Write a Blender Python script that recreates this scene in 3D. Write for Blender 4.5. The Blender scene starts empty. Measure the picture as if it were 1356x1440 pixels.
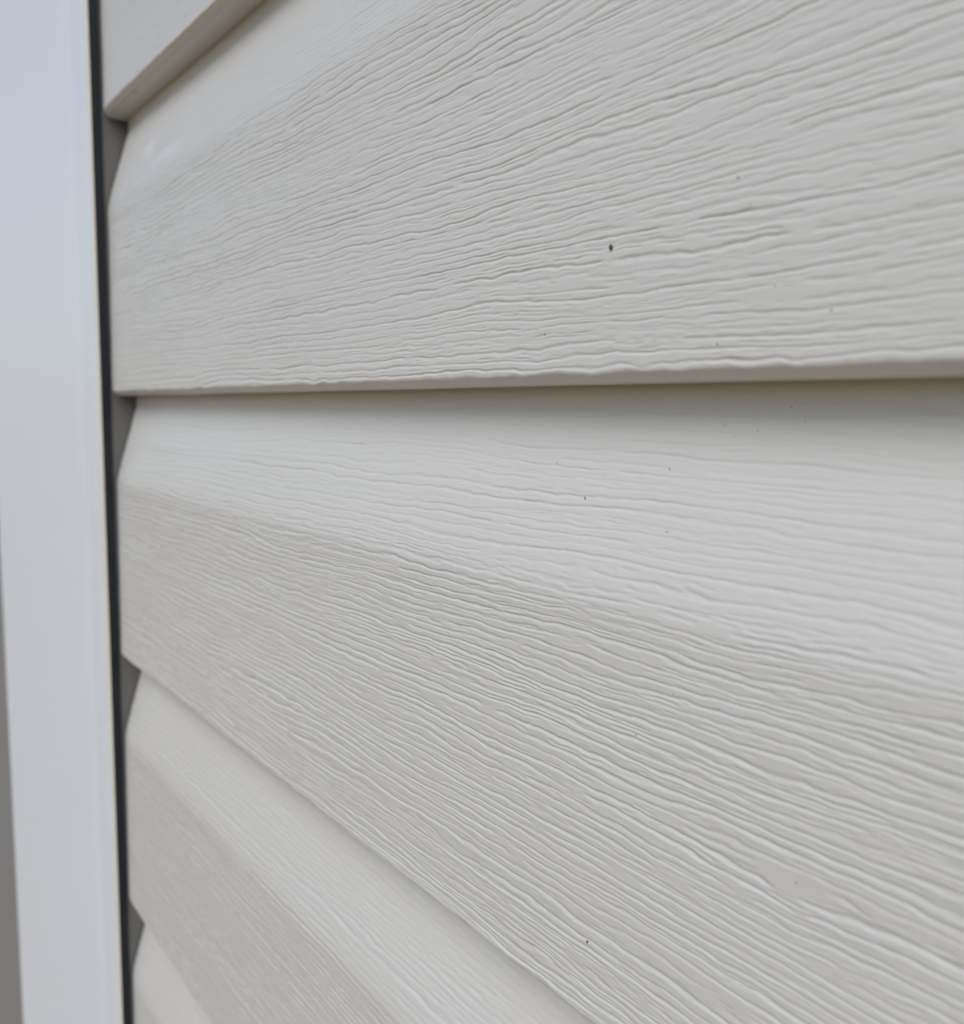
import bpy, math
import numpy as np
from mathutils import Matrix, Vector

scene = bpy.context.scene
COL = scene.collection

# ------------------------------------------------------------------ camera
cam_d = bpy.data.cameras.new('camera')
cam = bpy.data.objects.new('camera', cam_d)
COL.objects.link(cam)
scene.camera = cam
YAW, PIT, ROL = 0.89315, -0.11445, 0.01670
_f = Vector((-math.sin(YAW) * math.cos(PIT), math.cos(YAW) * math.cos(PIT), math.sin(PIT)))
_r = _f.cross(Vector((0, 0, 1))).normalized()
_u = _r.cross(_f)
_r2 = _r * math.cos(ROL) + _u * math.sin(ROL)
_u2 = _u * math.cos(ROL) - _r * math.sin(ROL)
_m = Matrix((_r2, _u2, -_f)).transposed().to_4x4()
_m.translation = Vector((0.38485, -0.11702, -0.0055))
cam.matrix_world = _m
cam_d.sensor_fit = 'HORIZONTAL'
cam_d.sensor_width = 36.0
cam_d.lens = 36.0 * 1189.0 / 1356.0
cam_d.clip_start = 0.005
cam_d.clip_end = 500.0
cam_d.dof.use_dof = True
cam_d.dof.focus_distance = 0.165
cam_d.dof.aperture_fstop = 19.0

# ------------------------------------------------------------------ light
SUN_EL, SUN_AZ = math.radians(43), math.radians(35)     # azimuth: from straight out of the wall towards +X
world = bpy.data.worlds.new('World')
scene.world = world
world.use_nodes = True
wn = world.node_tree.nodes
wl = world.node_tree.links
wn.clear()
sky = wn.new('ShaderNodeTexSky')
sky.sky_type = 'NISHITA'
sky.sun_disc = False
sky.sun_elevation = SUN_EL
sky.air_density = 1.0
sky.dust_density = 2.0
sky.ozone_density = 1.0
bg = wn.new('ShaderNodeBackground')
bg.inputs['Strength'].default_value = 0.12
wo = wn.new('ShaderNodeOutputWorld')
wl.new(sky.outputs[0], bg.inputs['Color'])
wl.new(bg.outputs[0], wo.inputs['Surface'])
sun_dir = Vector((math.sin(SUN_AZ) * math.cos(SUN_EL), -math.cos(SUN_AZ) * math.cos(SUN_EL), math.sin(SUN_EL)))
sky.sun_rotation = math.atan2(sun_dir.x, sun_dir.y)
sun_d = bpy.data.lights.new('sun', 'SUN')
sun_d.energy = 1.1
sun_d.angle = math.radians(40)
sun_d.color = (1.0, 0.99, 0.975)
sun = bpy.data.objects.new('sun', sun_d)
COL.objects.link(sun)
sun.rotation_euler = sun_dir.to_track_quat('Z', 'Y').to_euler()
sun.location = (1, -3, 4)

scene.view_settings.view_transform = 'Standard'
scene.view_settings.look = 'None'
scene.view_settings.gamma = 1.0
scene.view_settings.use_curve_mapping = False
scene.view_settings.exposure = 0.17

# ------------------------------------------------------------------ helpers
def link(o, parent=None):
    COL.objects.link(o)
    if parent:
        o.parent = parent
    return o

def tag(o, label=None, cat=None, group=None, kind=None):
    for k, v in (('label', label), ('category', cat), ('group', group), ('kind', kind)):
        if v:
            o[k] = v
    return o

def empty(name, loc=(0, 0, 0)):
    o = bpy.data.objects.new(name, None)
    o.location = loc
    o.empty_display_size = 0.05
    return link(o)

def mesh_obj(name, verts, faces, mat, parent=None, smooth=False):
    me = bpy.data.meshes.new(name)
    me.from_pydata([tuple(v) for v in verts], [], faces)
    me.materials.append(mat)
    if smooth:
        me.polygons.foreach_set('use_smooth', np.ones(len(me.polygons), bool))
    me.update()
    return link(bpy.data.objects.new(name, me), parent)

def grid_obj(name, V, mat, parent=None, smooth=True, flip=False):
    """V: (rows, cols, 3) array -> quad sheet."""
    R, C, _ = V.shape
    me = bpy.data.meshes.new(name)
    idx = np.arange(R * C).reshape(R, C)
    q = np.stack([idx[:-1, :-1], idx[:-1, 1:], idx[1:, 1:], idx[1:, :-1]], -1).reshape(-1, 4)
    if flip:
        q = q[:, ::-1]
    n = len(q)
    me.vertices.add(R * C)
    me.vertices.foreach_set('co', V.astype(np.float32).ravel())
    me.loops.add(n * 4)
    me.loops.foreach_set('vertex_index', q.astype(np.int32).ravel())
    me.polygons.add(n)
    me.polygons.foreach_set('loop_start', np.arange(0, n * 4, 4, dtype=np.int32))
    me.polygons.foreach_set('use_smooth', np.full(n, smooth, bool))
    me.materials.append(mat)
    me.update(calc_edges=True)
    me.validate()
    return link(bpy.data.objects.new(name, me), parent)

def extrude_z(name, prof, z0, z1, mat, parent=None, smooth=False, closed=True):
    """closed XY outline (list of (x, y)) pulled from z0 to z1, capped."""
    n = len(prof)
    v = [(x, y, z0) for x, y in prof] + [(x, y, z1) for x, y in prof]
    f = [(i, (i + 1) % n, n + (i + 1) % n, n + i) for i in range(n)]
    f += [tuple(range(n))[::-1], tuple(range(n, 2 * n))]
    o = mesh_obj(name, v, f, mat, parent)
    if smooth:
        me = o.data
        me.polygons.foreach_set('use_smooth', np.array([True] * n + [False, False]))
        me.set_sharp_from_angle(angle=math.radians(40))
    return o

def box(name, a, b, mat, parent=None, bevel=0.0):
    (x0, y0, z0), (x1, y1, z1) = a, b
    v = [(x0, y0, z0), (x1, y0, z0), (x1, y1, z0), (x0, y1, z0), (x0, y0, z1), (x1, y0, z1), (x1, y1, z1), (x0, y1, z1)]
    f = [(3, 2, 1, 0), (4, 5, 6, 7), (0, 1, 5, 4), (1, 2, 6, 5), (2, 3, 7, 6), (3, 0, 4, 7)]
    o = mesh_obj(name, v, f, mat, parent)
    if bevel:
        m = o.modifiers.new('bevel', 'BEVEL')
        m.width = bevel
        m.segments = 2
    return o

# ------------------------------------------------------------------ materials
def new_mat(name):
    m = bpy.data.materials.new(name)
    m.use_nodes = True
    nt = m.node_tree
    return m, nt.nodes, nt.links, nt.nodes['Principled BSDF']

def vinyl(name, col, rough, var=0.03, bump=0.02, scale=1.0, warm=None, smears=()):
    m, N, L, b = new_mat(name)
    tc = N.new('ShaderNodeTexCoord')
    mp = N.new('ShaderNodeMapping')
    L.new(tc.outputs['Object'], mp.inputs['Vector'])
    mp.inputs['Scale'].default_value = (12 * scale, 30 * scale, 30 * scale)
    n1 = N.new('ShaderNodeTexNoise')
    n1.inputs['Scale'].default_value = 1.0
    n1.inputs['Detail'].default_value = 4.0
    L.new(mp.outputs[0], n1.inputs['Vector'])
    mix = N.new('ShaderNodeMix')
    mix.data_type = 'RGBA'
    c2 = warm if warm else tuple(max(0, c - var) for c in col)
    mix.inputs['A'].default_value = (*col, 1)
    mix.inputs['B'].default_value = (*c2, 1)
    L.new(n1.outputs['Fac'], mix.inputs['Factor'])
    out = mix.outputs['Result']
    for (px, pz, sx, sz, amt) in smears:
        ms = N.new('ShaderNodeMapping')
        ms.vector_type = 'POINT'
        ms.inputs['Scale'].default_value = (1 / sx, 0.0, 1 / sz)
        ms.inputs['Location'].default_value = (-px / sx, 0.0, -pz / sz)
        L.new(tc.outputs['Object'], ms.inputs['Vector'])
        nz = N.new('ShaderNodeTexNoise')
        nz.inputs['Scale'].default_value = 2.2
        nz.inputs['Detail'].default_value = 3.0
        L.new(ms.outputs[0], nz.inputs['Vector'])
        ln = N.new('ShaderNodeVectorMath')
        ln.operation = 'LENGTH'
        L.new(ms.outputs[0], ln.inputs[0])
        ad = N.new('ShaderNodeMath')
        ad.operation = 'MULTIPLY_ADD'
        ad.inputs[1].default_value = 2.4
        L.new(nz.outputs['Fac'], ad.inputs[0])
        L.new(ln.outputs['Value'], ad.inputs[2])
        rr = N.new('ShaderNodeMapRange')
        rr.interpolation_type = 'SMOOTHSTEP'
        rr.inputs['From Min'].default_value = 2.1
        rr.inputs['From Max'].default_value = 1.5
        rr.inputs['To Max'].default_value = amt
        L.new(ad.outputs[0], rr.inputs['Value'])
        m2 = N.new('ShaderNodeMix')
        m2.data_type = 'RGBA'
        m2.inputs['B'].default_value = (0.74, 0.75, 0.74, 1)
        L.new(rr.outputs['Result'], m2.inputs['Factor'])
        L.new(out, m2.inputs['A'])
        out = m2.outputs['Result']
    L.new(out, b.inputs['Base Color'])
    # roughness wear
    n2 = N.new('ShaderNodeTexNoise')
    n2.inputs['Scale'].default_value = 55.0 * scale
    n2.inputs['Detail'].default_value = 3.0
    L.new(tc.outputs['Object'], n2.inputs['Vector'])
    mr = N.new('ShaderNodeMapRange')
    mr.inputs['To Min'].default_value = rough - 0.05
    mr.inputs['To Max'].default_value = rough + 0.07
    L.new(n2.outputs['Fac'], mr.inputs['Value'])
    L.new(mr.outputs['Result'], b.inputs['Roughness'])
    if bump:
        n3 = N.new('ShaderNodeTexNoise')
        n3.inputs['Scale'].default_value = 1.0
        n3.inputs['Detail'].default_value = 2.0
        m3 = N.new('ShaderNodeMapping')
        m3.inputs['Scale'].default_value = (500, 1400, 1400)
        L.new(tc.outputs['Object'], m3.inputs['Vector'])
        L.new(m3.outputs[0], n3.inputs['Vector'])
        bp = N.new('ShaderNodeBump')
        bp.inputs['Strength'].default_value = 1.0
        bp.inputs['Distance'].default_value = bump * 0.001
        L.new(n3.outputs['Fac'], bp.inputs['Height'])
        L.new(bp.outputs['Normal'], b.inputs['Normal'])
    return m

M_SIDING = vinyl('siding_vinyl', (0.638, 0.644, 0.625), 0.31, var=0.035, bump=0.012,
                 smears=((0.050, 0.0905 + 1.05, 0.010, 0.0055, 0.7), (0.075, 0.0835 + 1.05, 0.022, 0.0035, 0.5)))
M_CASING = vinyl('casing_white', (0.78, 0.835, 0.89), 0.42, var=0.012, bump=0.0)
M_BEAD = vinyl('bead_cream', (0.70, 0.69, 0.60), 0.5, var=0.02, bump=0.0)
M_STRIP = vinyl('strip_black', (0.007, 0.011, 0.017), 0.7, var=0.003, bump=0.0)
M_POCKET_SHADE = vinyl('pocket_shade_grey', (0.15, 0.152, 0.152), 0.6, var=0.02, bump=0.0)  # pale vinyl channel; the shade inside the recess is painted in as dark grey
M_SHEATH = vinyl('sheathing_grey', (0.20, 0.20, 0.20), 0.8, var=0.03, bump=0.0)
M_DOOR = vinyl('door_paint', (0.26, 0.265, 0.265), 0.5, var=0.01, bump=0.0)
M_SPECKS = vinyl('fine_dirt', (0.15, 0.13, 0.115), 0.8, var=0.02, bump=0.0)
M_SPECK = vinyl('dirt', (0.085, 0.060, 0.050), 0.8, var=0.01, bump=0.0)

def ground_mat():
    m, N, L, b = new_mat('ground_soil')
    tc = N.new('ShaderNodeTexCoord')
    n = N.new('ShaderNodeTexNoise')
    n.inputs['Scale'].default_value = 9.0
    n.inputs['Detail'].default_value = 10.0
    L.new(tc.outputs['Object'], n.inputs['Vector'])
    r = N.new('ShaderNodeValToRGB')
    r.color_ramp.elements[0].position = 0.3
    r.color_ramp.elements[0].color = (0.145, 0.088, 0.030, 1)
    r.color_ramp.elements[1].position = 0.7
    r.color_ramp.elements[1].color = (0.325, 0.213, 0.088, 1)
    L.new(n.outputs['Fac'], r.inputs['Fac'])
    L.new(r.outputs['Color'], b.inputs['Base Color'])
    b.inputs['Roughness'].default_value = 0.95
    bp = N.new('ShaderNodeBump')
    bp.inputs['Distance'].default_value = 0.02
    L.new(n.outputs['Fac'], bp.inputs['Height'])
    L.new(bp.outputs['Normal'], b.inputs['Normal'])
    return m

# ------------------------------------------------------------------ ground
GZ = -1.05
g = mesh_obj('ground', [(-200, -200, GZ), (200, -200, GZ), (200, 200, GZ), (-200, 200, GZ)], [(0, 1, 2, 3)], ground_mat())
tag(g, kind='structure')

# ------------------------------------------------------------------ noise for the embossed wood grain
def _lattice(ix, iy, seed):
    h = (ix.astype(np.int64) * 374761393 + iy.astype(np.int64) * 668265263 + seed * 1274126177) & 0xFFFFFFFF
    h = ((h ^ (h >> 13)) * 1103515245) & 0xFFFFFFFF
    h = ((h ^ (h >> 16)) * 2246822519) & 0xFFFFFFFF
    return ((h ^ (h >> 15)) & 0xFFFFFF) / float(0xFFFFFF)

def gnoise(x, y, seed):
    """gradient noise, about -1..1"""
    x0 = np.floor(x); y0 = np.floor(y)
    fx = x - x0; fy = y - y0
    u = fx * fx * fx * (fx * (fx * 6 - 15) + 10)
    v = fy * fy * fy * (fy * (fy * 6 - 15) + 10)
    out = []
    for dy in (0, 1):
        row = []
        for dx in (0, 1):
            a = _lattice(x0 + dx, y0 + dy, seed) * 2 * np.pi
            row.append(np.cos(a) * (fx - dx) + np.sin(a) * (fy - dy))
        out.append(row[0] * (1 - u) + row[1] * u)
    return (out[0] * (1 - v) + out[1] * v) * 1.5

def fbm(x, y, seed, octv=3, gain=0.5):
    t = 0; a = 1.0
    for k in range(octv):
        t = t + a * gnoise(x * 2 ** k + 17.3 * k, y * 2 ** k + 9.1 * k, seed + k)
        a *= gain
    return t

def sstep(a, b, x):
    t = np.clip((x - a) / (b - a), 0, 1)
    return t * t * (3 - 2 * t)

def grain(x, s, seed):
    """relief in mm of the embossed grain; x along the board, s up the board, both in mm"""
    big = fbm(x / 110, s / 16, seed, 2) * 1.7
    mid = fbm(x / 26, s / 6.0, seed + 11, 2, 0.5) * 0.55
    kink = gnoise(x / 5.5, s / 2.4, seed + 21) * 0.27
    fine = fbm(x / 2.8, s / 1.2, seed + 23, 2, 0.6) * 0.105
    warp = s + big + mid + kink + fine

    def layer(spacing, sd, keep, wlo, whi, length, sharp=0.14):
        g = warp / spacing + 0.3 * gnoise(x / 45, s / 9, sd)
        k = np.floor(g)
        t = g - k
        r = _lattice(k, k * 0 + 3, sd)                       # one number per line
        c = 0.36 + 0.26 * _lattice(k, k * 0 + 5, sd)
        on = gnoise(x / length + r * 91.7, k * 7.31 + 0.5, sd + 3)
        on = on + 0.12 * gnoise(x / 3.0 + r * 31.7, k * 3.31 + 0.5, sd + 4)
        amp = sstep(keep - sharp, keep + sharp, on + 0.4 * (r - 0.5))
        w = (wlo + (whi - wlo) * _lattice(k, k * 0 + 8, sd)) / spacing
        d = (t - c) / w
        # steep upper wall, easier lower wall, a faint raised lip below
        dd = np.where(d > 0, d / 0.72, d / 1.35)
        groove = -np.exp(-dd * dd)
        lip = 0.14 * np.exp(-((d + 2.5) / 0.9) ** 2)
        win = sstep(0.0, 0.10, t) * sstep(0.0, 0.10, 1 - t)
        return (groove + lip) * amp * win * (0.5 + 0.7 * r)

    h = layer(1.95, seed + 31, -0.42, 0.165, 0.270, 13, 0.13) * 0.210
    h += layer(1.30, seed + 47, 0.12, 0.120, 0.190, 8, 0.12) * 0.135
    h += layer(3.60, seed + 53, 0.20, 0.20, 0.32, 20) * 0.090
    h += layer(0.85, seed + 67, 0.27, 0.10, 0.15, 3.4, 0.10) * 0.105
    h += gnoise(x / 24, warp / 1.95, seed + 71) * 0.032
    h += gnoise(x / 7, warp / 0.8, seed + 73) * 0.010
    h += gnoise(x / 1.6, s / 0.8, seed + 79) * 0.004
    return h * (1.10 + 0.38 * gnoise(x / 55, s / 17, seed + 83))

# ------------------------------------------------------------------ siding
COURSE = 0.114
CREASE = 0.0385          # how far below the next butt the cove starts
P_FACE, P_BACK = 0.0137, 0.0034
X_END, X_FAR = 0.0010, 1.9

def profile(n_face, n_cove, hid=0.016):
    """(p outwards, z up, arc s, grain weight, nx, nz) from the hidden back of the lip round the butt and up the board; metres"""
    pts = []
    # underside, back to front
    for t in np.linspace(0, 1, 10)[:-1]:
        pts.append((P_BACK - 0.0025 + t * (P_FACE - 0.0022 - P_BACK + 0.0025), 0.0002 * (1 - t) , 0.0))
    # chamfered nose between two bends
    c0, c1 = (P_FACE - 0.0020, 0.0), (P_FACE - 0.00022, 0.00155)
    pts.append((c0[0] + 0.00015, 0.00004, 0.03))
    for a in np.linspace(0.14, 1.0, 8):
        pts.append((c0[0] + a * (c1[0] - c0[0]), 0.00002 + a * c1[1], 0.06 + 0.4 * max(0.0, a - 0.6)))
    for dp, zz, ww in ((0.00013, 0.00172, 0.28), (0.00007, 0.00188, 0.35), (0.00003, 0.00204, 0.45)):
        pts.append((P_FACE - dp, zz, ww))
    # flat face
    z0, z1 = 0.0022, COURSE - CREASE
    for t in np.linspace(0, 1, n_face)[:-1]:
        z = z0 + t * (z1 - z0)
        pts.append((P_FACE - 0.0006 * t, z, float(sstep(0, 0.0008, z - z0)) * 0.5 + 0.5))
    # cove: rounded shoulder, sweeping back, then a narrow upright flat under the next butt
    pa = P_FACE - 0.0006
    tb = 0.88
    for t in np.linspace(0, 1, n_cove):
        z = z1 + t * (CREASE + 0.0006)
        u = t / tb
        e = u * 0.72 + 0.28 * u * u
        sh = 1 - math.exp(-t / 0.11)
        p = max(pa - (pa - P_BACK) * e * sh, P_BACK - 0.0002 * (t - tb))
        pts.append((p, z, 1.0 - 0.25 * float(sstep(0, 0.25, t)) - 0.15 * float(sstep(0.55, 0.85, t)) - 0.35 * float(sstep(0.86, 0.95, t))))
    # nail hem hidden behind the next board
    zt = COURSE + 0.0006
    for t in np.linspace(0, 1, 5)[1:]:
        pts.append((P_BACK - 0.0028 * min(1, t * 2), zt + t * hid, 0.0))
    a = np.array(pts)
    d = np.gradient(a[:, :2], axis=0)
    L = np.hypot(d[:, 0], d[:, 1])
    n = np.stack([d[:, 1] / L, -d[:, 0] / L], 1)            # outward normal in (p, z)
    s = np.concatenate([[0], np.cumsum(np.hypot(*np.diff(a[:, :2], axis=0).T))])
    return a[:, 0], a[:, 1], s, a[:, 2], n

def columns(step_far, step_near, x_hi):
    xs = [X_END]
    while xs[-1] < X_FAR:
        x = xs[-1]
        if x < X_END + 0.012:
            st = min(step_far, 0.0006)
        elif x < x_hi:
            st = step_far + (step_near - step_far) * min(1, x / 0.34)
        else:
            st = min(0.03, step_near + (x - x_hi) * 0.35)
        xs.append(x + st)
    return np.array(xs)

wall = empty('vinyl_siding', (0, 0, GZ))
tag(wall, 'off white dutch lap vinyl siding with embossed wood grain', 'siding', kind='thing')

def siding_panel(i, nf, nc, sf, sn, xhi, seed):
    p, z, s, w, n = profile(nf, nc)
    xs = columns(sf, sn, xhi)
    X, S = np.meshgrid(xs * 1000.0, s * 1000.0)
    gs = 0.86 if i >= 0 else 0.95
    h = grain(X / gs, S / gs, seed) * (0.00074 if i >= 0 else 0.00098) * w[:, None]
    # the end cut under the casing and slight waviness of the sheet
    wave = 0.00025 * gnoise(xs / 0.16, xs * 0 + i * 1.7, seed + 5)[None, :] * np.clip(w, 0, 1)[:, None]
    P = p[:, None] + (h + wave) * n[:, 0][:, None]
    # the cut end curls in towards the wall
    P -= np.minimum(1.0, (P + 0.001) / 0.008) * (0.0017 * np.exp(-(xs - X_END) / 0.0050))[None, :]
    P += 0.00006 * fbm(X / 38, S / 20, seed + 91, 2) * np.clip(w, 0, 1)[:, None]
    # the grain's lower limit on the nose wanders by a few tenths of a millimetre
    rag = 0.00034 * fbm(xs / 0.010, xs * 0 + i * 3.3, seed + 95, 3, 0.6)
    rw = np.exp(-((z - 0.0020) / 0.0014) ** 2) * (p > 0.010)
    Z = z[:, None] + h * n[:, 1][:, None] + rag[None, :] * rw[:, None] + 0.00010 * gnoise(xs / 0.05, xs * 0 + i * 0.77, seed + 97)[None, :] * (z < 0.02)[:, None]
    V = np.empty(P.shape + (3,))
    V[..., 0] = xs[None, :]
    V[..., 1] = -P
    V[..., 2] = Z + i * COURSE - GZ
    # returned end edge: sheet thickness 1.2 mm
    ec = V[:, :1].copy()
    ec[:, 0, 1] += 0.0012 * n[:, 0]
    ec[:, 0, 2] -= 0.0012 * n[:, 1]
    V = np.concatenate([ec, V], 1)
    o = grid_obj('siding_panel', V, M_SIDING, wall)
    return o

for i in range(-9, 8):
    sd = 1000 + 137 * (i + 20)
    if i in (0, -1):
        siding_panel(i, 430, 190, 0.00095, 0.00042, 0.37, sd)
    elif i == -2:
        siding_panel(i, 220, 110, 0.00095, 0.00065, 0.30, sd)
    elif i in (1, -3):
        siding_panel(i, 180, 90, 0.0011, 0.0010, 0.22, sd)
    else:
        siding_panel(i, 48, 24, 0.006, 0.006, 0.35, sd)
box('sheathing', (0.0, -0.0003, 0.0), (X_FAR, 0.02, 8 * COURSE - GZ + 0.02), M_SHEATH, wall)

# ------------------------------------------------------------------ casing beside the siding
Z0, Z1 = GZ, 8 * COURSE + 0.02
cas = empty('door_casing', (0, 0, GZ))
tag(cas, 'smooth bluish white trim board with black edge strip beside the siding', 'trim', kind='thing')
H = Z1 - Z0
PT, XL = 0.0171, -0.26
def arc(cx, cy, r, a0, a1, n=6):
    return [(cx + r * math.cos(math.radians(a0 + (a1 - a0) * k / n)), cy + r * math.sin(math.radians(a0 + (a1 - a0) * k / n))) for k in range(n + 1)]
face = []
for x in np.linspace(-0.256, -0.0006, 90):
    dip = 0.00042 * math.exp(-((x + 0.026) / 0.0085) ** 2)
    face.append((x, -(PT - dip)))
outl = arc(XL + 0.004, -PT + 0.0042, 0.004, 180, 268) + face + arc(-0.0005, -PT + 0.0005, 0.0005, -88, 0)
outl += [(0.0, -PT + 0.0006), (-0.0006, -PT + 0.0006), (-0.0006, 0.02), (XL, 0.02)]
extrude_z('face_board', outl, 0, H, M_CASING, cas, smooth=True)
# creamy bead along the edge
extrude_z('edge_bead', [(-0.0022, -PT - 0.00005), (-0.0016, -PT - 0.00022), (-0.0006, -PT - 0.00022), (0.00005, -PT + 0.0001), (0.00015, -PT + 0.00062), (-0.0022, -PT + 0.00062)], 0, H, M_BEAD, cas)
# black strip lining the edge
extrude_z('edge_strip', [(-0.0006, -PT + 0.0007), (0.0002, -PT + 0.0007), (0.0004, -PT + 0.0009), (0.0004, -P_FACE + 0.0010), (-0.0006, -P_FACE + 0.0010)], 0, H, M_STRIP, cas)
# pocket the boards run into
extrude_z('pocket_channel', [(-0.0006, -P_FACE + 0.0011), (0.0, -P_FACE + 0.0011), (0.0, -0.0012), (0.022, -0.0012), (0.022, -0.0004), (-0.0006, -0.0004)], 0, H, M_POCKET_SHADE, cas)

# ------------------------------------------------------------------ door beyond the casing
door = empty('entry_door', (-0.62, 0.03, GZ))
tag(door, 'dark grey door slab beyond the white trim board', 'door', kind='thing')
def dbox(name, x0, x1, z0, z1, y0, y1, bev=0.002):
    return box(name, (x0, y0, z0), (x1, y1, z1), M_DOOR, door, bev)
dbox('slab', -0.46, 0.348, 0, H, -0.012, 0.03)
dbox('jamb_stop', 0.350, 0.3598, 0, H, -0.022, 0.03)
for zz in (0.42, 1.35):
    h_ = dbox('hinge', 0.340, 0.356, zz, zz + 0.1, -0.026, -0.0125, 0.003)
# ------------------------------------------------------------------ specks of dirt on the siding
PF = profile(120, 60)
def surf(z):
    """outward depth and normal of the siding at height z"""
    i = math.floor(z / COURSE)
    zz = z - i * COURSE
    k = int(np.argmin(np.abs(PF[1][20:] - zz))) + 20
    return PF[0][k], PF[4][k]

def blob(x, z, rx, rz, rng, tilt=0.0, flat=0.45):
    p, n = surf(z)
    vs = []
    for la in range(5):
        th = math.pi * la / 4
        for lo in range(7):
            ph = 2 * math.pi * lo / 7
            j = 1 + 0.25 * (rng.random() - 0.5)
            a = math.sin(th) * math.cos(ph) * rx * j
            b = math.sin(th) * math.sin(ph) * rz * j
            c = math.cos(th) * min(rx, rz) * flat * j
            a, b = a * math.cos(tilt) - b * math.sin(tilt), a * math.sin(tilt) + b * math.cos(tilt)
            vs.append((x + a, -(p + c * n[0] - b * n[1] * 0), z + b + c * n[1]))
    fs = [(l * 7 + k, l * 7 + (k + 1) % 7, (l + 1) * 7 + (k + 1) % 7, (l + 1) * 7 + k) for l in range(4) for k in range(7)]
    return vs, fs

rng = np.random.default_rng(4)
v, f = blob(0.2883, 0.0216, 0.00036, 0.00056, rng, 0.25, 0.9)
o = mesh_obj('dirt_speck', v, f, M_SPECK, smooth=True)
tag(o, 'largest dark brown dirt speck on the upper siding panel', 'dirt', kind='thing')

MM = [(209.8, 68.3, .22, .5), (311.7, 27.8, .16, .22), (309.7, 5.1, .18, .2), (318.4, 12.4, .14, .18), (326.7, 8.5, .14, .16), (313.8, 23.8, .12, .14),
      (273.3, 8.8, .14, .2), (118.3, -116.6, .3, .5), (279.4, -20.0, .16, .4), (296.5, -13.8, .14, .2), (198.6, -13.2, .15, .25), (326.7, -69.0, .16, .2),
      (288.1, -98.0, .2, .38), (304.2, -48.3, .13, .15), (270.1, -14.2, .14, .18), (315.7, -3.6, .12, .12), (318.5, -5.7, .1, .12), (307.1, -8.3, .1, .12),
      (297.1, -57.2, .12, .15), (311.9, -59.0, .1, .12), (298.9, -23.6, .1, .15), (305.0, -6.4, .1, .1), (311.0, -7.2, .1, .1), (321.0, -9.0, .1, .12)]
for k in range(22):
    z = rng.uniform(-105, 100)
    if -4 < z < 4:
        continue
    MM.append((rng.uniform(150, 345), z, rng.uniform(.04, .08), rng.uniform(.04, .09)))
av, af = [], []
for x, z, rx, rz in MM:
    v, f = blob(x / 1000, z / 1000, rx / 1000, rz / 1000, rng, rng.uniform(-.4, .4))
    af += [tuple(q + len(av) for q in t) for t in f]
    av += [(a, b, c - GZ) for a, b, c in v]
# scuff on the underside of the board above
v, f = blob(0, 0.05, 0.00025, 0.0014, rng)
c = np.mean(v, axis=0)
af += [tuple(q + len(av) for q in t) for t in f]
av += [(0.0386 + (a - c[0]), -0.0106 + (z - c[2]), COURSE - 0.00002 + (b - c[1]) * 0.6 - GZ) for a, b, z in v]
o = mesh_obj('dirt_specks', av, af, M_SPECKS, wall, smooth=True)
tag(o, kind='stuff')
